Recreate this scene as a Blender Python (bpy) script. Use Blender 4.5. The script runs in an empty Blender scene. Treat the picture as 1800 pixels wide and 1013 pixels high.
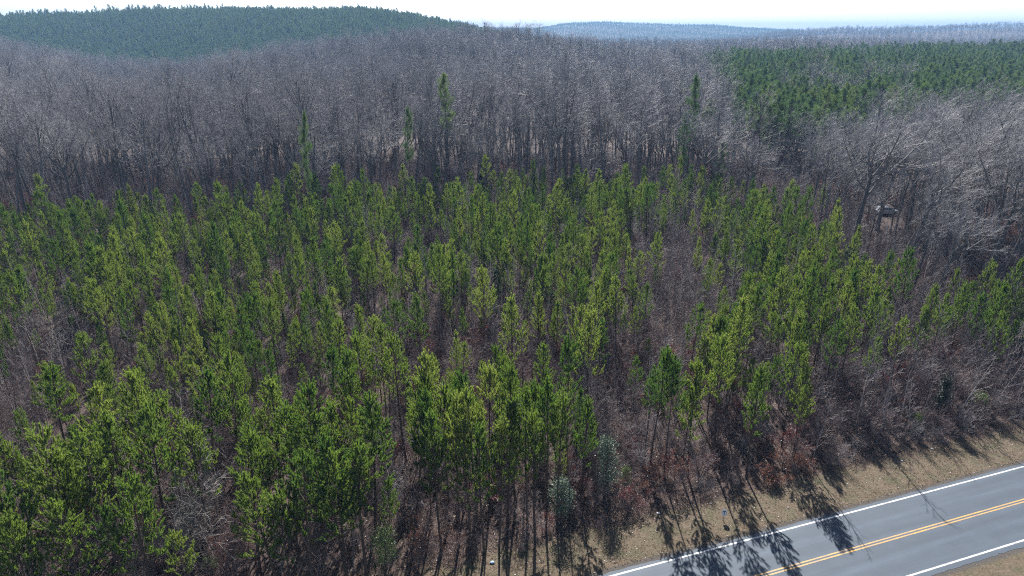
import bpy, math, random
import numpy as np
R = math.radians
rng = np.random.default_rng(7)
random.seed(7)
scene = bpy.context.scene
COL = scene.collection

# ------------------------------------------------------------------ camera, sky, sun, exposure
CAM_H, PITCH = 35.0, R(20.4)
cd = bpy.data.cameras.new('camera'); cam = bpy.data.objects.new('camera', cd); COL.objects.link(cam)
cam.location = (0, 0, CAM_H); cam.rotation_euler = (R(90) - PITCH, 0, 0)
cd.sensor_width = 36; cd.lens = 24; cd.clip_start = .5; cd.clip_end = 30000
scene.camera = cam
SUN_EL, SUN_AZ = R(38), R(1.5)            # azimuth clockwise from +Y, the sun stands ahead of the camera
w = bpy.data.worlds.new('World'); scene.world = w; w.use_nodes = True
nt = w.node_tree; bg = nt.nodes['Background']
sky = nt.nodes.new('ShaderNodeTexSky'); sky.sky_type = 'NISHITA'; sky.sun_disc = False
sky.sun_elevation = SUN_EL; sky.sun_rotation = SUN_AZ
sky.air_density = 0.65; sky.dust_density = 1.0; sky.ozone_density = 1.0; sky.altitude = 200
nt.links.new(sky.outputs[0], bg.inputs[0]); bg.inputs[1].default_value = 0.05
# the bright milky band of air just above the horizon
wtc = nt.nodes.new('ShaderNodeTexCoord'); wsep = nt.nodes.new('ShaderNodeSeparateXYZ'); nt.links.new(wtc.outputs['Generated'], wsep.inputs[0])
wmr = nt.nodes.new('ShaderNodeMapRange'); wmr.interpolation_type = 'SMOOTHSTEP'; nt.links.new(wsep.outputs['Z'], wmr.inputs[0])
wmr.inputs[1].default_value = .04; wmr.inputs[2].default_value = .22; wmr.inputs[3].default_value = .42; wmr.inputs[4].default_value = 0
bg2 = nt.nodes.new('ShaderNodeBackground'); bg2.inputs[0].default_value = (.97, .98, 1, 1); nt.links.new(wmr.outputs[0], bg2.inputs[1])
wad = nt.nodes.new('ShaderNodeAddShader'); nt.links.new(bg.outputs[0], wad.inputs[0]); nt.links.new(bg2.outputs[0], wad.inputs[1])
nt.links.new(wad.outputs[0], nt.nodes['World Output'].inputs[0])
sl = bpy.data.lights.new('sun', 'SUN'); sun = bpy.data.objects.new('sun', sl); COL.objects.link(sun)
sl.energy = 5.0; sl.angle = R(.53); sl.color = (1, .975, .94)
sun.rotation_euler = (R(90) - SUN_EL, 0, R(180) - SUN_AZ)
sun.location = (0, 60, 90)
scene.view_settings.view_transform = 'Standard'; scene.view_settings.look = 'None'
scene.view_settings.gamma = 1; scene.view_settings.exposure = 1.2
cy = scene.cycles
cy.use_denoising = False
cy.max_bounces = 6; cy.diffuse_bounces = 2; cy.glossy_bounces = 2; cy.transmission_bounces = 3
cy.volume_bounces = 0; cy.transparent_max_bounces = 4
cy.caustics_reflective = cy.caustics_refractive = False
cy.use_adaptive_sampling = False
cy.filter_width = 1.15

# ------------------------------------------------------------------ geometry helpers
ct, st = math.cos(PITCH), math.sin(PITCH)
def to_px(P):
    """photo pixels (1800 x 1013) and depth of world points"""
    P = np.atleast_2d(P); h = CAM_H - P[:, 2]
    d = P[:, 1]*ct + h*st; d = np.where(d > .1, d, .1)
    v = (h*ct - P[:, 1]*st)/d; u = P[:, 0]/d
    return 900 + 1200*u, 506.5 + 1200*v, d
def at(x, y, z=0.0):
    """world point on the level z seen at that place of the photograph"""
    u, v = (x-900)/1200, (y-506.5)/1200
    Y, Z = ct - v*st, -st - v*ct
    t = (CAM_H - z)/-Z
    return np.array([u*t, Y*t, z])
RA = R(18.8); RD = np.array([math.cos(RA), math.sin(RA)]); RN = np.array([-math.sin(RA), math.cos(RA)])
P0 = np.array([6.66, 37.1])
def road_q(X, Y): return (X-P0[0])*RN[0] + (Y-P0[1])*RN[1]
def road_pt(s, q, z=0): return (P0[0]+s*RD[0]+q*RN[0], P0[1]+s*RD[1]+q*RN[1], z)
def sstep(a, b, x):
    t = np.clip((x-a)/(b-a), 0, 1); return t*t*(3-2*t)
def wob(X, Y, s, ph=0):
    return (np.sin(X/s+ph)*np.cos(Y/s*1.1+1.7*ph) + .5*np.sin(X/s*2.3+Y/s*1.7+ph*3) + .25*np.sin(X/s*4.9-Y/s*4.1+ph))/1.75
K = .000732
def crest(ypx, D, tree): return 35 + (60-np.asarray(ypx, float))*K*D - tree
A_ = np.array([-.80, -.703, -.63, -.547, -.47, -.39, -.3125, -.2, -.14, -.109, -.07, -.031, .03, .078, .12, .17, .22, .266, .33, .375, .42, .45, .50, .55, .62, .70, .80])
def tab(pairs):
    a, b = zip(*pairs); return np.interp(A_, a, b)
yM = tab([(-.8, 60), (-.703, 68), (-.63, 92), (-.547, 112), (-.47, 108), (-.39, 94), (-.3125, 75), (-.2, 58), (-.109, 46), (-.031, 52), (.03, 57), (.078, 68), (.12, 76), (.17, 82), (.22, 83), (.266, 80), (.33, 72), (.8, 68)])
yP = tab([(-.8, 36), (-.703, 32), (-.6, 27), (-.547, 24), (-.39, 20), (-.2, 21), (-.15, 26), (-.109, 36), (-.07, 46), (-.031, 56), (0, 72), (.1, 84), (.3, 82), (.8, 76)])
yR = tab([(-.8, 60), (-.1, 80), (.2, 84), (.33, 64), (.375, 55), (.42, 51), (.47, 47), (.51, 49), (.56, 44), (.60, 39), (.64, 44), (.7, 41), (.8, 47)])
yF = tab([(-.8, 55), (-.1, 52), (-.031, 48), (.03, 49), (.078, 40), (.12, 38), (.2, 43), (.266, 43), (.30, 46), (.36, 51), (.45, 56), (.8, 56)])
KD = np.array([0, 150, 320, 600, 780, 1150, 1500, 2300, 2900, 4200, 6000, 20000.])
zM, zP, zR, zF = crest(yM, 600, 23), crest(yP, 1150, 13), crest(yR, 2300, 18), crest(yF, 4200, 16)
ZT = np.stack([0*zM, 0*zM, np.minimum(zM, 0)*.6 + np.maximum(zM, 0)*.22, zM, zM*.75 - 3, zP, zP*.6, zR, zR*.4, zF, zF*.5, zF*0-40])
def ground_z(X, Y):
    X = np.asarray(X, float); Y = np.asarray(Y, float)
    Yc = np.maximum(Y, 1.0); a = np.clip(X/Yc, -.8, .8)
    ia = np.clip(np.searchsorted(A_, a)-1, 0, len(A_)-2); fa = np.clip((a-A_[ia])/(A_[ia+1]-A_[ia]), 0, 1); fa = fa*fa*(3-2*fa)*.5+fa*.5
    k = np.clip(np.searchsorted(KD, Yc)-1, 0, len(KD)-2); fk = np.clip((Yc-KD[k])/(KD[k+1]-KD[k]), 0, 1); fk = fk*fk*(3-2*fk)
    z0 = ZT[k, ia]*(1-fa)+ZT[k, ia+1]*fa; z1 = ZT[k+1, ia]*(1-fa)+ZT[k+1, ia+1]*fa
    z = z0*(1-fk)+z1*fk
    q = road_q(X, Y)
    z = z + sstep(150, 400, Yc)*3.6*wob(X, Y, 62, 1.3) + sstep(400, 1200, Yc)*4.5*wob(X, Y, 170, .4)
    z = z + .25*sstep(5, 14, q)*wob(X, Y, 6, .7) + .25*sstep(-10, -20, q)*wob(X, Y, 7, 2.7)
    return z

def new_mesh(name, V, F, mats, midx=None, smooth=False):
    """V (n,3), F list of (m,k) int arrays (k = 3 or 4), one material index array entry per F block"""
    me = bpy.data.meshes.new(name)
    V = np.asarray(V, np.float32); me.vertices.add(len(V)); me.vertices.foreach_set('co', V.ravel())
    if not isinstance(F, list): F = [F]
    tot = sum(f.size for f in F); n = sum(len(f) for f in F)
    me.loops.add(tot); me.loops.foreach_set('vertex_index', np.concatenate([f.ravel() for f in F]).astype(np.int32))
    sizes = np.concatenate([np.full(len(f), f.shape[1]) for f in F]); starts = np.concatenate([[0], np.cumsum(sizes)[:-1]])
    me.polygons.add(n); me.polygons.foreach_set('loop_start', starts.astype(np.int32))
    if midx is not None: me.polygons.foreach_set('material_index', np.concatenate([np.full(len(f), m) for f, m in zip(F, midx)]).astype(np.int32))
    if smooth: me.polygons.foreach_set('use_smooth', np.ones(n, bool))
    for m in (mats if isinstance(mats, (list, tuple)) else [mats]): me.materials.append(m)
    me.update(calc_edges=True); me.validate()
    return me
def new_obj(name, me, parent=None):
    o = bpy.data.objects.new(name, me); COL.objects.link(o)
    if parent: o.parent = parent
    return o
def tag(o, label=None, cat=None, group=None, kind=None):
    if label: o['label'] = label
    if cat: o['category'] = cat
    if group: o['group'] = group
    if kind: o['kind'] = kind
    return o
def norm(v): return v/np.maximum(np.linalg.norm(v, axis=-1, keepdims=True), 1e-9)
def tubes(S, sides=3):
    """S (n,8): p0 p1 r0 r1 -> vertices and quads of open tapered tubes"""
    S = np.asarray(S, float); n = len(S)
    p0, p1, r0, r1 = S[:, :3], S[:, 3:6], S[:, 6], S[:, 7]
    ax = norm(p1-p0); ref = np.where(np.abs(ax[:, 2:3]) > .9, np.array([[1., 0, 0]]), np.array([[0, 0, 1.]]))
    u = norm(np.cross(ax, ref)); v = np.cross(ax, u)
    an = np.arange(sides)*2*math.pi/sides
    ring = u[:, None]*np.cos(an)[None, :, None] + v[:, None]*np.sin(an)[None, :, None]
    V = np.concatenate([p0[:, None]+ring*r0[:, None, None], p1[:, None]+ring*r1[:, None, None]], 1).reshape(-1, 3)
    i = np.arange(sides); j = (i+1) % sides
    q = np.stack([i, j, j+sides, i+sides], 1)
    F = (q[None]+(np.arange(n)*2*sides)[:, None, None]).reshape(-1, 4)
    return V, F
def blades(B, D, L, W, r):
    """thin triangles: base point, direction, length, width"""
    n = len(B); D = norm(D); side = norm(np.cross(D, r.normal(size=(n, 3))))
    V = np.stack([B-side*W[:, None]/2, B+side*W[:, None]/2, B+D*L[:, None]], 1).reshape(-1, 3)
    return V, np.arange(3*n).reshape(-1, 3)
def leaf_quads(B, L, W, r, up=.4):
    n = len(B); D = norm(r.normal(size=(n, 3))+np.array([0, 0, up*0])); side = norm(np.cross(D, r.normal(size=(n, 3))+np.array([0, 0, up*3])))
    m = B+D*L[:, None]*.5
    V = np.stack([B, m+side*W[:, None]/2, B+D*L[:, None], m-side*W[:, None]/2], 1).reshape(-1, 3)
    return V, np.arange(4*n).reshape(-1, 4)
def prisms(name, polys, mat, parent=None, bevel=0):
    """closed prisms from (list of xyz bottom ring, list of xyz top ring)"""
    V, F3 = [], []
    import bmesh
    bm = bmesh.new()
    for a, b in polys:
        va = [bm.verts.new(p) for p in a]; vb = [bm.verts.new(p) for p in b]; n = len(a)
        bm.faces.new(va[::-1]); bm.faces.new(vb)
        for i in range(n): bm.faces.new((va[i], va[(i+1) % n], vb[(i+1) % n], vb[i]))
    bmesh.ops.recalc_face_normals(bm, faces=bm.faces)
    if bevel: bmesh.ops.bevel(bm, geom=bm.edges[:], offset=bevel, segments=2, affect='EDGES', profile=.6)
    me = bpy.data.meshes.new(name); bm.to_mesh(me); bm.free(); me.materials.append(mat)
    return new_obj(name, me, parent)

# ------------------------------------------------------------------ materials
def mat_new(name):
    m = bpy.data.materials.new(name); m.use_nodes = True; t = m.node_tree
    return m, t, t.nodes, t.links, t.nodes['Principled BSDF']
def N(t, typ, **kw):
    n = t.nodes.new(typ)
    for k, v in kw.items(): setattr(n, k, v)
    return n
def ramp(t, stops, fac=None):
    r = N(t, 'ShaderNodeValToRGB'); e = r.color_ramp.elements
    while len(e) < len(stops): e.new(.5)
    for el, (p, c) in zip(e, stops): el.position = p; el.color = (*c, 1)
    if fac is not None: t.links.new(fac, r.inputs[0])
    return r
def noise(t, scale, detail=4, vec=None, rough=.6):
    n = N(t, 'ShaderNodeTexNoise'); n.inputs['Scale'].default_value = scale; n.inputs['Detail'].default_value = detail
    n.inputs['Roughness'].default_value = rough
    if vec is not None: t.links.new(vec, n.inputs['Vector'])
    return n
def math_(t, op, a, b=None, clamp=False):
    m = N(t, 'ShaderNodeMath', operation=op); m.use_clamp = clamp
    for i, v in enumerate((a, b)):
        if v is None: continue
        if isinstance(v, (int, float)): m.inputs[i].default_value = v
        else: t.links.new(v, m.inputs[i])
    return m.outputs[0]
def mixc(t, fac, a, b):
    m = N(t, 'ShaderNodeMix', data_type='RGBA')
    for s, v in ((m.inputs[0], fac), (m.inputs[6], a), (m.inputs[7], b)):
        if isinstance(v, (int, float)): s.default_value = v
        elif isinstance(v, tuple): s.default_value = (*v, 1)
        else: t.links.new(v, s)
    return m.outputs[2]

def foliage_mat(name, stops, trans_mul, trans=.4, nscale=1.6, gloss=.04, grough=.45):
    """needles and leaves: colour differs from plant to plant and clump to clump; light shines through"""
    m, t, nd, lk, bs = mat_new(name); nd.remove(bs)
    oi = N(t, 'ShaderNodeObjectInfo'); tc = N(t, 'ShaderNodeTexCoord'); nz = noise(t, nscale, 2, tc.outputs['Object'])
    f = math_(t, 'ADD', math_(t, 'MULTIPLY', oi.outputs['Random'], .6), math_(t, 'MULTIPLY', nz.outputs[0], .55), True)
    c = ramp(t, stops, f).outputs[0]
    df = N(t, 'ShaderNodeBsdfDiffuse'); tr = N(t, 'ShaderNodeBsdfTranslucent'); gl = N(t, 'ShaderNodeBsdfGlossy')
    lk.new(c, df.inputs[0])
    mm = N(t, 'ShaderNodeMix', data_type='RGBA', blend_type='MULTIPLY'); mm.inputs[0].default_value = 1
    lk.new(c, mm.inputs[6]); mm.inputs[7].default_value = (*trans_mul, 1); lk.new(mm.outputs[2], tr.inputs[0])
    a = N(t, 'ShaderNodeMixShader'); a.inputs[0].default_value = trans; lk.new(df.outputs[0], a.inputs[1]); lk.new(tr.outputs[0], a.inputs[2])
    gl.inputs[0].default_value = (.8, .85, .9, 1); gl.inputs['Roughness'].default_value = grough
    b = N(t, 'ShaderNodeMixShader'); b.inputs[0].default_value = gloss; lk.new(a.outputs[0], b.inputs[1]); lk.new(gl.outputs[0], b.inputs[2])
    lk.new(b.outputs[0], nd['Material Output'].inputs[0])
    return m
def bark_mat(name, stops, rough=.75, nscale=3):
    m, t, nd, lk, bs = mat_new(name)
    oi = N(t, 'ShaderNodeObjectInfo'); tc = N(t, 'ShaderNodeTexCoord')
    mp = N(t, 'ShaderNodeMapping'); mp.inputs['Scale'].default_value = (1, 1, .3); lk.new(tc.outputs['Object'], mp.inputs[0])
    nz = noise(t, nscale, 5, mp.outputs[0])
    f = math_(t, 'ADD', math_(t, 'MULTIPLY', oi.outputs['Random'], .55), math_(t, 'MULTIPLY', nz.outputs[0], .6), True)
    lk.new(ramp(t, stops, f).outputs[0], bs.inputs['Base Color']); bs.inputs['Roughness'].default_value = rough; bs.inputs['Specular IOR Level'].default_value = .12
    return m
M = {}
M['needle'] = foliage_mat('pine_needles', [(.1, (.036, .078, .034)), (.35, (.080, .140, .038)), (.65, (.145, .195, .058)), (1, (.24, .27, .10))], (1.65, 1.75, .85), .54)
M['needle_old'] = foliage_mat('mature_pine_needles', [(.1, (.030, .058, .032)), (.6, (.062, .100, .042)), (1, (.115, .140, .055))], (1.4, 1.6, .9), .5, .5)
M['cedar'] = foliage_mat('cedar_scales', [(0, (.014, .022, .012)), (1, (.028, .036, .018))], (1.2, 1.2, .8), .15)
M['glossy_leaf'] = foliage_mat('evergreen_leaves', [(0, (.055, .085, .055)), (1, (.16, .21, .15))], (1.2, 1.3, .8), .2, 1.6, .05, .5)
M['green_leaf'] = foliage_mat('green_leaves', [(0, (.05, .10, .025)), (1, (.12, .18, .05))], (1.5, 1.6, .7), .4)
M['russet'] = foliage_mat('russet_dead_leaves', [(0, (.08, .035, .025)), (.5, (.15, .062, .038)), (1, (.24, .12, .07))], (1.5, 1.1, .8), .4)
M['rust_red'] = foliage_mat('dark_red_leaves', [(0, (.075, .018, .018)), (1, (.16, .042, .035))], (1.6, 1., .8), .4)
M['pine_bark'] = bark_mat('pine_bark', [(0, (.045, .034, .030)), (.6, (.095, .070, .058)), (1, (.15, .11, .09))])
M['bark'] = bark_mat('hardwood_bark', [(0, (.11, .108, .112)), (.55, (.29, .278, .285)), (1, (.47, .455, .46))], .55)
M['trunk_bark'] = bark_mat('hardwood_trunk_bark', [(0, (.060, .057, .057)), (.6, (.135, .126, .124)), (1, (.26, .245, .24))], .8)
M['pale_bark'] = bark_mat('pale_bark', [(0, (.17, .16, .15)), (.5, (.30, .28, .26)), (1, (.46, .43, .39))], .6)
M['twig'] = bark_mat('brush_twigs', [(0, (.075, .050, .050)), (.5, (.175, .128, .126)), (1, (.36, .30, .28))], .55, .8)
M['grey_twig'] = bark_mat('sapling_bark', [(0, (.11, .095, .098)), (.5, (.24, .21, .21)), (1, (.44, .40, .39))], .55)

def ground_mat():
    m, t, nd, lk, bs = mat_new('ground')
    g = N(t, 'ShaderNodeNewGeometry'); P = g.outputs['Position']
    dt = N(t, 'ShaderNodeVectorMath', operation='DOT_PRODUCT'); lk.new(P, dt.inputs[0]); dt.inputs[1].default_value = (RN[0], RN[1], 0)
    q = math_(t, 'SUBTRACT', dt.outputs['Value'], float(P0@RN))
    qn = math_(t, 'ADD', q, math_(t, 'MULTIPLY', math_(t, 'SUBTRACT', noise(t, .9, 4, P).outputs[0], .5), 3.0))
    litter = ramp(t, [(.25, (.028, .019, .016)), (.5, (.078, .052, .042)), (.72, (.165, .118, .095)), (.9, (.27, .21, .17))], noise(t, 5, 8, P, .75).outputs[0]).outputs[0]
    litter = mixc(t, ramp(t, [(.4, (0, 0, 0)), (.65, (1, 1, 1))], noise(t, .22, 4, P).outputs[0]).outputs[0], litter, mixc(t, .55, litter, (.07, .035, .03)))
    grass = ramp(t, [(.25, (.030, .022, .015)), (.45, (.11, .080, .050)), (.65, (.22, .165, .11)), (.85, (.38, .31, .23))], noise(t, 4, 9, P, .85).outputs[0]).outputs[0]
    grass = mixc(t, ramp(t, [(.45, (0, 0, 0)), (.7, (.6, .6, .6))], noise(t, .8, 5, P).outputs[0]).outputs[0], grass, (.06, .075, .028))
    inw = math_(t, 'MULTIPLY', math_(t, 'SUBTRACT', qn, 4.2), 1.2, True)
    c = mixc(t, inw, grass, litter)
    # gravelly dirt at the broken asphalt edges
    e = math_(t, 'MINIMUM', math_(t, 'ABSOLUTE', math_(t, 'SUBTRACT', q, .45)), math_(t, 'ABSOLUTE', math_(t, 'ADD', q, 7.15)))
    e = math_(t, 'SUBTRACT', 1.0, math_(t, 'MULTIPLY', math_(t, 'ADD', e, math_(t, 'MULTIPLY', noise(t, 6, 5, P).outputs[0], -.35)), 4.5), True)
    dirt = ramp(t, [(.3, (.035, .03, .028)), (.6, (.11, .095, .08)), (.8, (.24, .21, .18))], noise(t, 18, 6, P, .8).outputs[0]).outputs[0]
    c = mixc(t, e, c, dirt)
    lk.new(c, bs.inputs['Base Color']); bs.inputs['Roughness'].default_value = .95
    bp = N(t, 'ShaderNodeBump'); bp.inputs['Strength'].default_value = .8; bp.inputs['Distance'].default_value = .12
    lk.new(noise(t, 9, 8, P, .75).outputs[0], bp.inputs['Height']); lk.new(bp.outputs[0], bs.inputs['Normal'])
    return m
def asphalt_mat():
    m, t, nd, lk, bs = mat_new('asphalt')
    tc = N(t, 'ShaderNodeTexCoord'); O = tc.outputs['Object']; sx = N(t, 'ShaderNodeSeparateXYZ'); lk.new(O, sx.inputs[0])
    mp = N(t, 'ShaderNodeMapping'); mp.inputs['Scale'].default_value = (.06, 1.1, 1); lk.new(O, mp.inputs[0])
    streak = noise(t, 1.6, 5, mp.outputs[0]).outputs[0]
    grit = noise(t, 38, 6, O, .85).outputs[0]; blotch = noise(t, .7, 5, O).outputs[0]
    f = math_(t, 'ADD', math_(t, 'ADD', math_(t, 'MULTIPLY', grit, .55), math_(t, 'MULTIPLY', streak, .30)), math_(t, 'MULTIPLY', blotch, .15))
    c = ramp(t, [(.33, (.031, .043, .060)), (.5, (.060, .082, .112)), (.67, (.105, .138, .178))], f).outputs[0]
    # wheel paths worn smoother and a touch darker
    wv = math_(t, 'ABSOLUTE', math_(t, 'SINE', math_(t, 'MULTIPLY', math_(t, 'ADD', sx.outputs[1], 3.3), 1.9)))
    c = mixc(t, math_(t, 'MULTIPLY', wv, .38), c, (.042, .054, .070))
    vo = N(t, 'ShaderNodeTexVoronoi', feature='DISTANCE_TO_EDGE'); vo.inputs['Scale'].default_value = .33
    wn = noise(t, 1.4, 4, O); mv = N(t, 'ShaderNodeMix', data_type='VECTOR'); mv.inputs[0].default_value = .25; lk.new(O, mv.inputs[4]); lk.new(wn.outputs['Color'], mv.inputs[5]); lk.new(mv.outputs[1], vo.inputs['Vector'])
    cr = math_(t, 'MULTIPLY', math_(t, 'LESS_THAN', vo.outputs['Distance'], .005), .15)
    c = mixc(t, cr, c, (.035, .035, .037))
    lk.new(c, bs.inputs['Base Color']); bs.inputs['Roughness'].default_value = .72; bs.inputs['Specular IOR Level'].default_value = .45
    bp = N(t, 'ShaderNodeBump'); bp.inputs['Strength'].default_value = .35; bp.inputs['Distance'].default_value = .01
    lk.new(grit, bp.inputs['Height']); lk.new(bp.outputs[0], bs.inputs['Normal'])
    return m
def paint_mat(name, col, wear):
    m, t, nd, lk, bs = mat_new(name)
    tc = N(t, 'ShaderNodeTexCoord'); O = tc.outputs['Object']
    a = noise(t, 22, 6, O, .8).outputs[0]; b = noise(t, 1.2, 3, O).outputs[0]
    f = ramp(t, [(.42, (1, 1, 1)), (.58, (0, 0, 0))], math_(t, 'ADD', math_(t, 'MULTIPLY', a, .6), math_(t, 'MULTIPLY', b, .4))).outputs[0]
    lk.new(mixc(t, math_(t, 'MULTIPLY', f, wear), col, (.16, .16, .165)), bs.inputs['Base Color']); bs.inputs['Roughness'].default_value = .6
    return m
def plain(name, col, rough=.5, metal=0, spec=.5, var=.12, nscale=8):
    m, t, nd, lk, bs = mat_new(name)
    tc = N(t, 'ShaderNodeTexCoord'); nz = noise(t, nscale, 4, tc.outputs['Object'])
    lo = tuple(c*(1-var) for c in col); hi = tuple(min(1, c*(1+var)) for c in col)
    lk.new(ramp(t, [(.3, lo), (.7, hi)], nz.outputs[0]).outputs[0], bs.inputs['Base Color'])
    bs.inputs['Roughness'].default_value = rough; bs.inputs['Metallic'].default_value = metal; bs.inputs['Specular IOR Level'].default_value = spec
    return m

# ------------------------------------------------------------------ ground and road
def warp(n, lim0, lim1, dense0, dense1, frac=.6):
    k = int(n*frac); mid = np.linspace(dense0, dense1, k)
    lo = dense0 - (np.geomspace(1, dense0-lim0+1, (n-k)//2)-1)[::-1]; hi = dense1 + np.geomspace(1, lim1-dense1+1, n-k-(n-k)//2)-1
    return np.unique(np.concatenate([lo, mid, hi]))
gy = np.unique(np.concatenate([-np.geomspace(1, 900, 16), np.arange(0, 170, 2.0), np.geomspace(170, 9000, 300)]))
ga = np.concatenate([-np.geomspace(1, 3.5, 14)[::-1], np.linspace(-1, 1, 261)[1:-1], np.geomspace(1, 3.5, 14)])
half = np.where(gy < 150, 150, gy)
GX = ga[None, :]*half[:, None]; GY = np.repeat(gy[:, None], len(ga), 1)
GX = np.where((GY < 150), GX, GX)
V = np.stack([GX, GY, ground_z(GX, GY)], -1).reshape(-1, 3)
r_, c_ = len(gy), len(ga); ii = (np.arange(r_-1)[:, None]*c_+np.arange(c_-1)[None]).ravel()
F = np.stack([ii, ii+1, ii+c_+1, ii+c_], 1)
g = new_obj('ground', new_mesh('ground', V, F, ground_mat(), smooth=True)); tag(g, 'forest floor of leaf litter with dry grass verges beside the road', kind='structure')
def strip(name, q0, q1, z, mat, kind_label, s0=-320, s1=420, step=2.0, ragged=0):
    s = np.arange(s0, s1+.1, step); r = np.random.default_rng(3)
    e0 = q0 + (r.normal(size=len(s))*ragged); e1 = q1 + (r.normal(size=len(s))*ragged)
    V = np.concatenate([np.stack([s, e0, 0*s+z], 1), np.stack([s, e1, 0*s+z], 1)]); n = len(s); i = np.arange(n-1)
    me = new_mesh(name, V, np.stack([i, i+1, i+1+n, i+n], 1), mat); o = new_obj(name, me)
    o.location = (P0[0], P0[1], 0); o.rotation_euler = (0, 0, RA); tag(o, kind_label, kind='structure'); return o
strip('road', -7.08, .36, .012, asphalt_mat(), 'two lane asphalt country road', step=.35, ragged=.025)
WH, YE = paint_mat('white_road_paint', (.80, .80, .78), .8), paint_mat('yellow_road_paint', (.68, .36, .06), .8)
strip('road_edge_line', -.07, .07, .017, WH, 'white painted edge line beside the woods')
strip('road_edge_line', -6.67, -6.53, .017, WH, 'white painted edge line on the near side')
strip('road_centre_line', -3.24, -3.13, .017, YE, 'yellow centre line, far stripe of the pair')
strip('road_centre_line', -3.48, -3.37, .017, YE, 'yellow centre line, near stripe of the pair')

# ------------------------------------------------------------------ plants
def rot_to(d, ang, az, r=None):
    """unit vector at angle ang from d, turned az about it"""
    d = d/np.linalg.norm(d); ref = np.array([1., 0, 0]) if abs(d[2]) > .9 else np.array([0, 0, 1.])
    u = np.cross(d, ref); u /= np.linalg.norm(u); v = np.cross(d, u)
    return d*math.cos(ang) + (u*math.cos(az)+v*math.sin(az))*math.sin(ang)
UP = np.array([0, 0, 1.])
def young_pine(seed, H, cb, W, dens=1.0, double=False):
    r = np.random.default_rng(seed); T = []; sh = []
    def trunk_at(z):
        return np.array([lean[0]*z + bend*math.sin(z*.5+ph), lean[1]*z + bend*math.cos(z*.43+ph), z])
    lean = r.normal(size=2)*.012; bend = .06; ph = r.uniform(0, 6); R0 = H*.0085+.012
    zs = np.linspace(0, H-.35, 16)
    for a, b in zip(zs[:-1], zs[1:]):
        T.append([*trunk_at(a), *trunk_at(b), R0*(1-.88*a/H), R0*(1-.88*b/H)])
    z = H-.35; az0 = 0
    top = trunk_at(H-.35); sh.append((top, UP, .6)); sh.append((trunk_at(H-.8), UP, .6)); sh.append((trunk_at(H-1.2), UP, .5))
    sh.append((trunk_at(H-.1), UP, .3)); z = H-.95
    while z > cb*H:
        t = (H-z)/(H*(1-cb))
        L0 = W*min(1, .10+t*1.25)*(1-.4*max(0, t-.82)/.18)
        nb = r.integers(3, 6) if t < .8 else r.integers(2, 4)
        az0 += r.uniform(.5, 1.3)
        for k in range(nb):
            if r.random() > dens: continue
            az = az0 + k*2*math.pi/nb + r.normal()*.25; L = L0*r.uniform(.65, 1.15)
            el = R(62-48*t+r.normal()*7); p = trunk_at(z+r.normal()*.1); d = np.array([math.cos(az)*math.cos(el), math.sin(az)*math.cos(el), math.sin(el)])
            n = max(2, int(L/.28)); rr = .010+.012*L
            for i in range(n):
                q = p + d*L/n; T.append([*p, *q, rr*(1-i/n)+.004, rr*(1-(i+1)/n)+.004]); p = q
                d = d + UP*.17 + r.normal(size=3)*.08; d /= np.linalg.norm(d)
                fr = (i+1)/n
                if fr > .30:
                    ns = 1
                    for _ in range(ns+(r.random() < .4)):
                        dd = rot_to(d, R(r.uniform(25, 60)), r.uniform(0, 6.28)) + UP*.85; sl = r.uniform(.32, .62)*(1.15 if t < .5 else .85)
                        sh.append((p, dd/np.linalg.norm(dd), sl))
                        T.append([*p, *(p+dd/np.linalg.norm(dd)*sl*.8), .006, .004])
            sh.append((p, (d+UP*.75)/np.linalg.norm(d+UP*.75), r.uniform(.42, .72)))
        z -= r.uniform(.36, .58)
    for _ in range(int(12+H*1.2)):       # dead lower limbs
        z = r.uniform(.12*H, (cb+.1)*H); az = r.uniform(0, 6.28); L = r.uniform(.3, 1.3); el = R(r.uniform(-5, 35)); p = trunk_at(z)
        d = np.array([math.cos(az)*math.cos(el), math.sin(az)*math.cos(el), math.sin(el)]); m = p+d*L*.6; T.append([*p, *m, .014, .009]); T.append([*m, *(m+(d+r.normal(size=3)*.4)*L*.45), .009, .004])
    SB = np.array([s[0] for s in sh]); SD = norm(np.array([s[1] for s in sh])); SL = np.array([s[2] for s in sh])
    nn = 100; idx = np.repeat(np.arange(len(sh)), nn); k = len(idx)
    f = r.random(k)**.75; B = SB[idx]+SD[idx]*(SL[idx]*f)[:, None]
    rad = norm(np.cross(SD[idx], r.normal(size=(k, 3))))
    D = SD[idx]*(.85+.8*f[:, None])+rad*.55
    Vn, Fn = blades(B, D, r.uniform(.13, .24, k), r.uniform(.017, .030, k), r)
    Vt, Ft = tubes(T, 4)
    return (Vt, Ft), (Vn, Fn)
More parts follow.
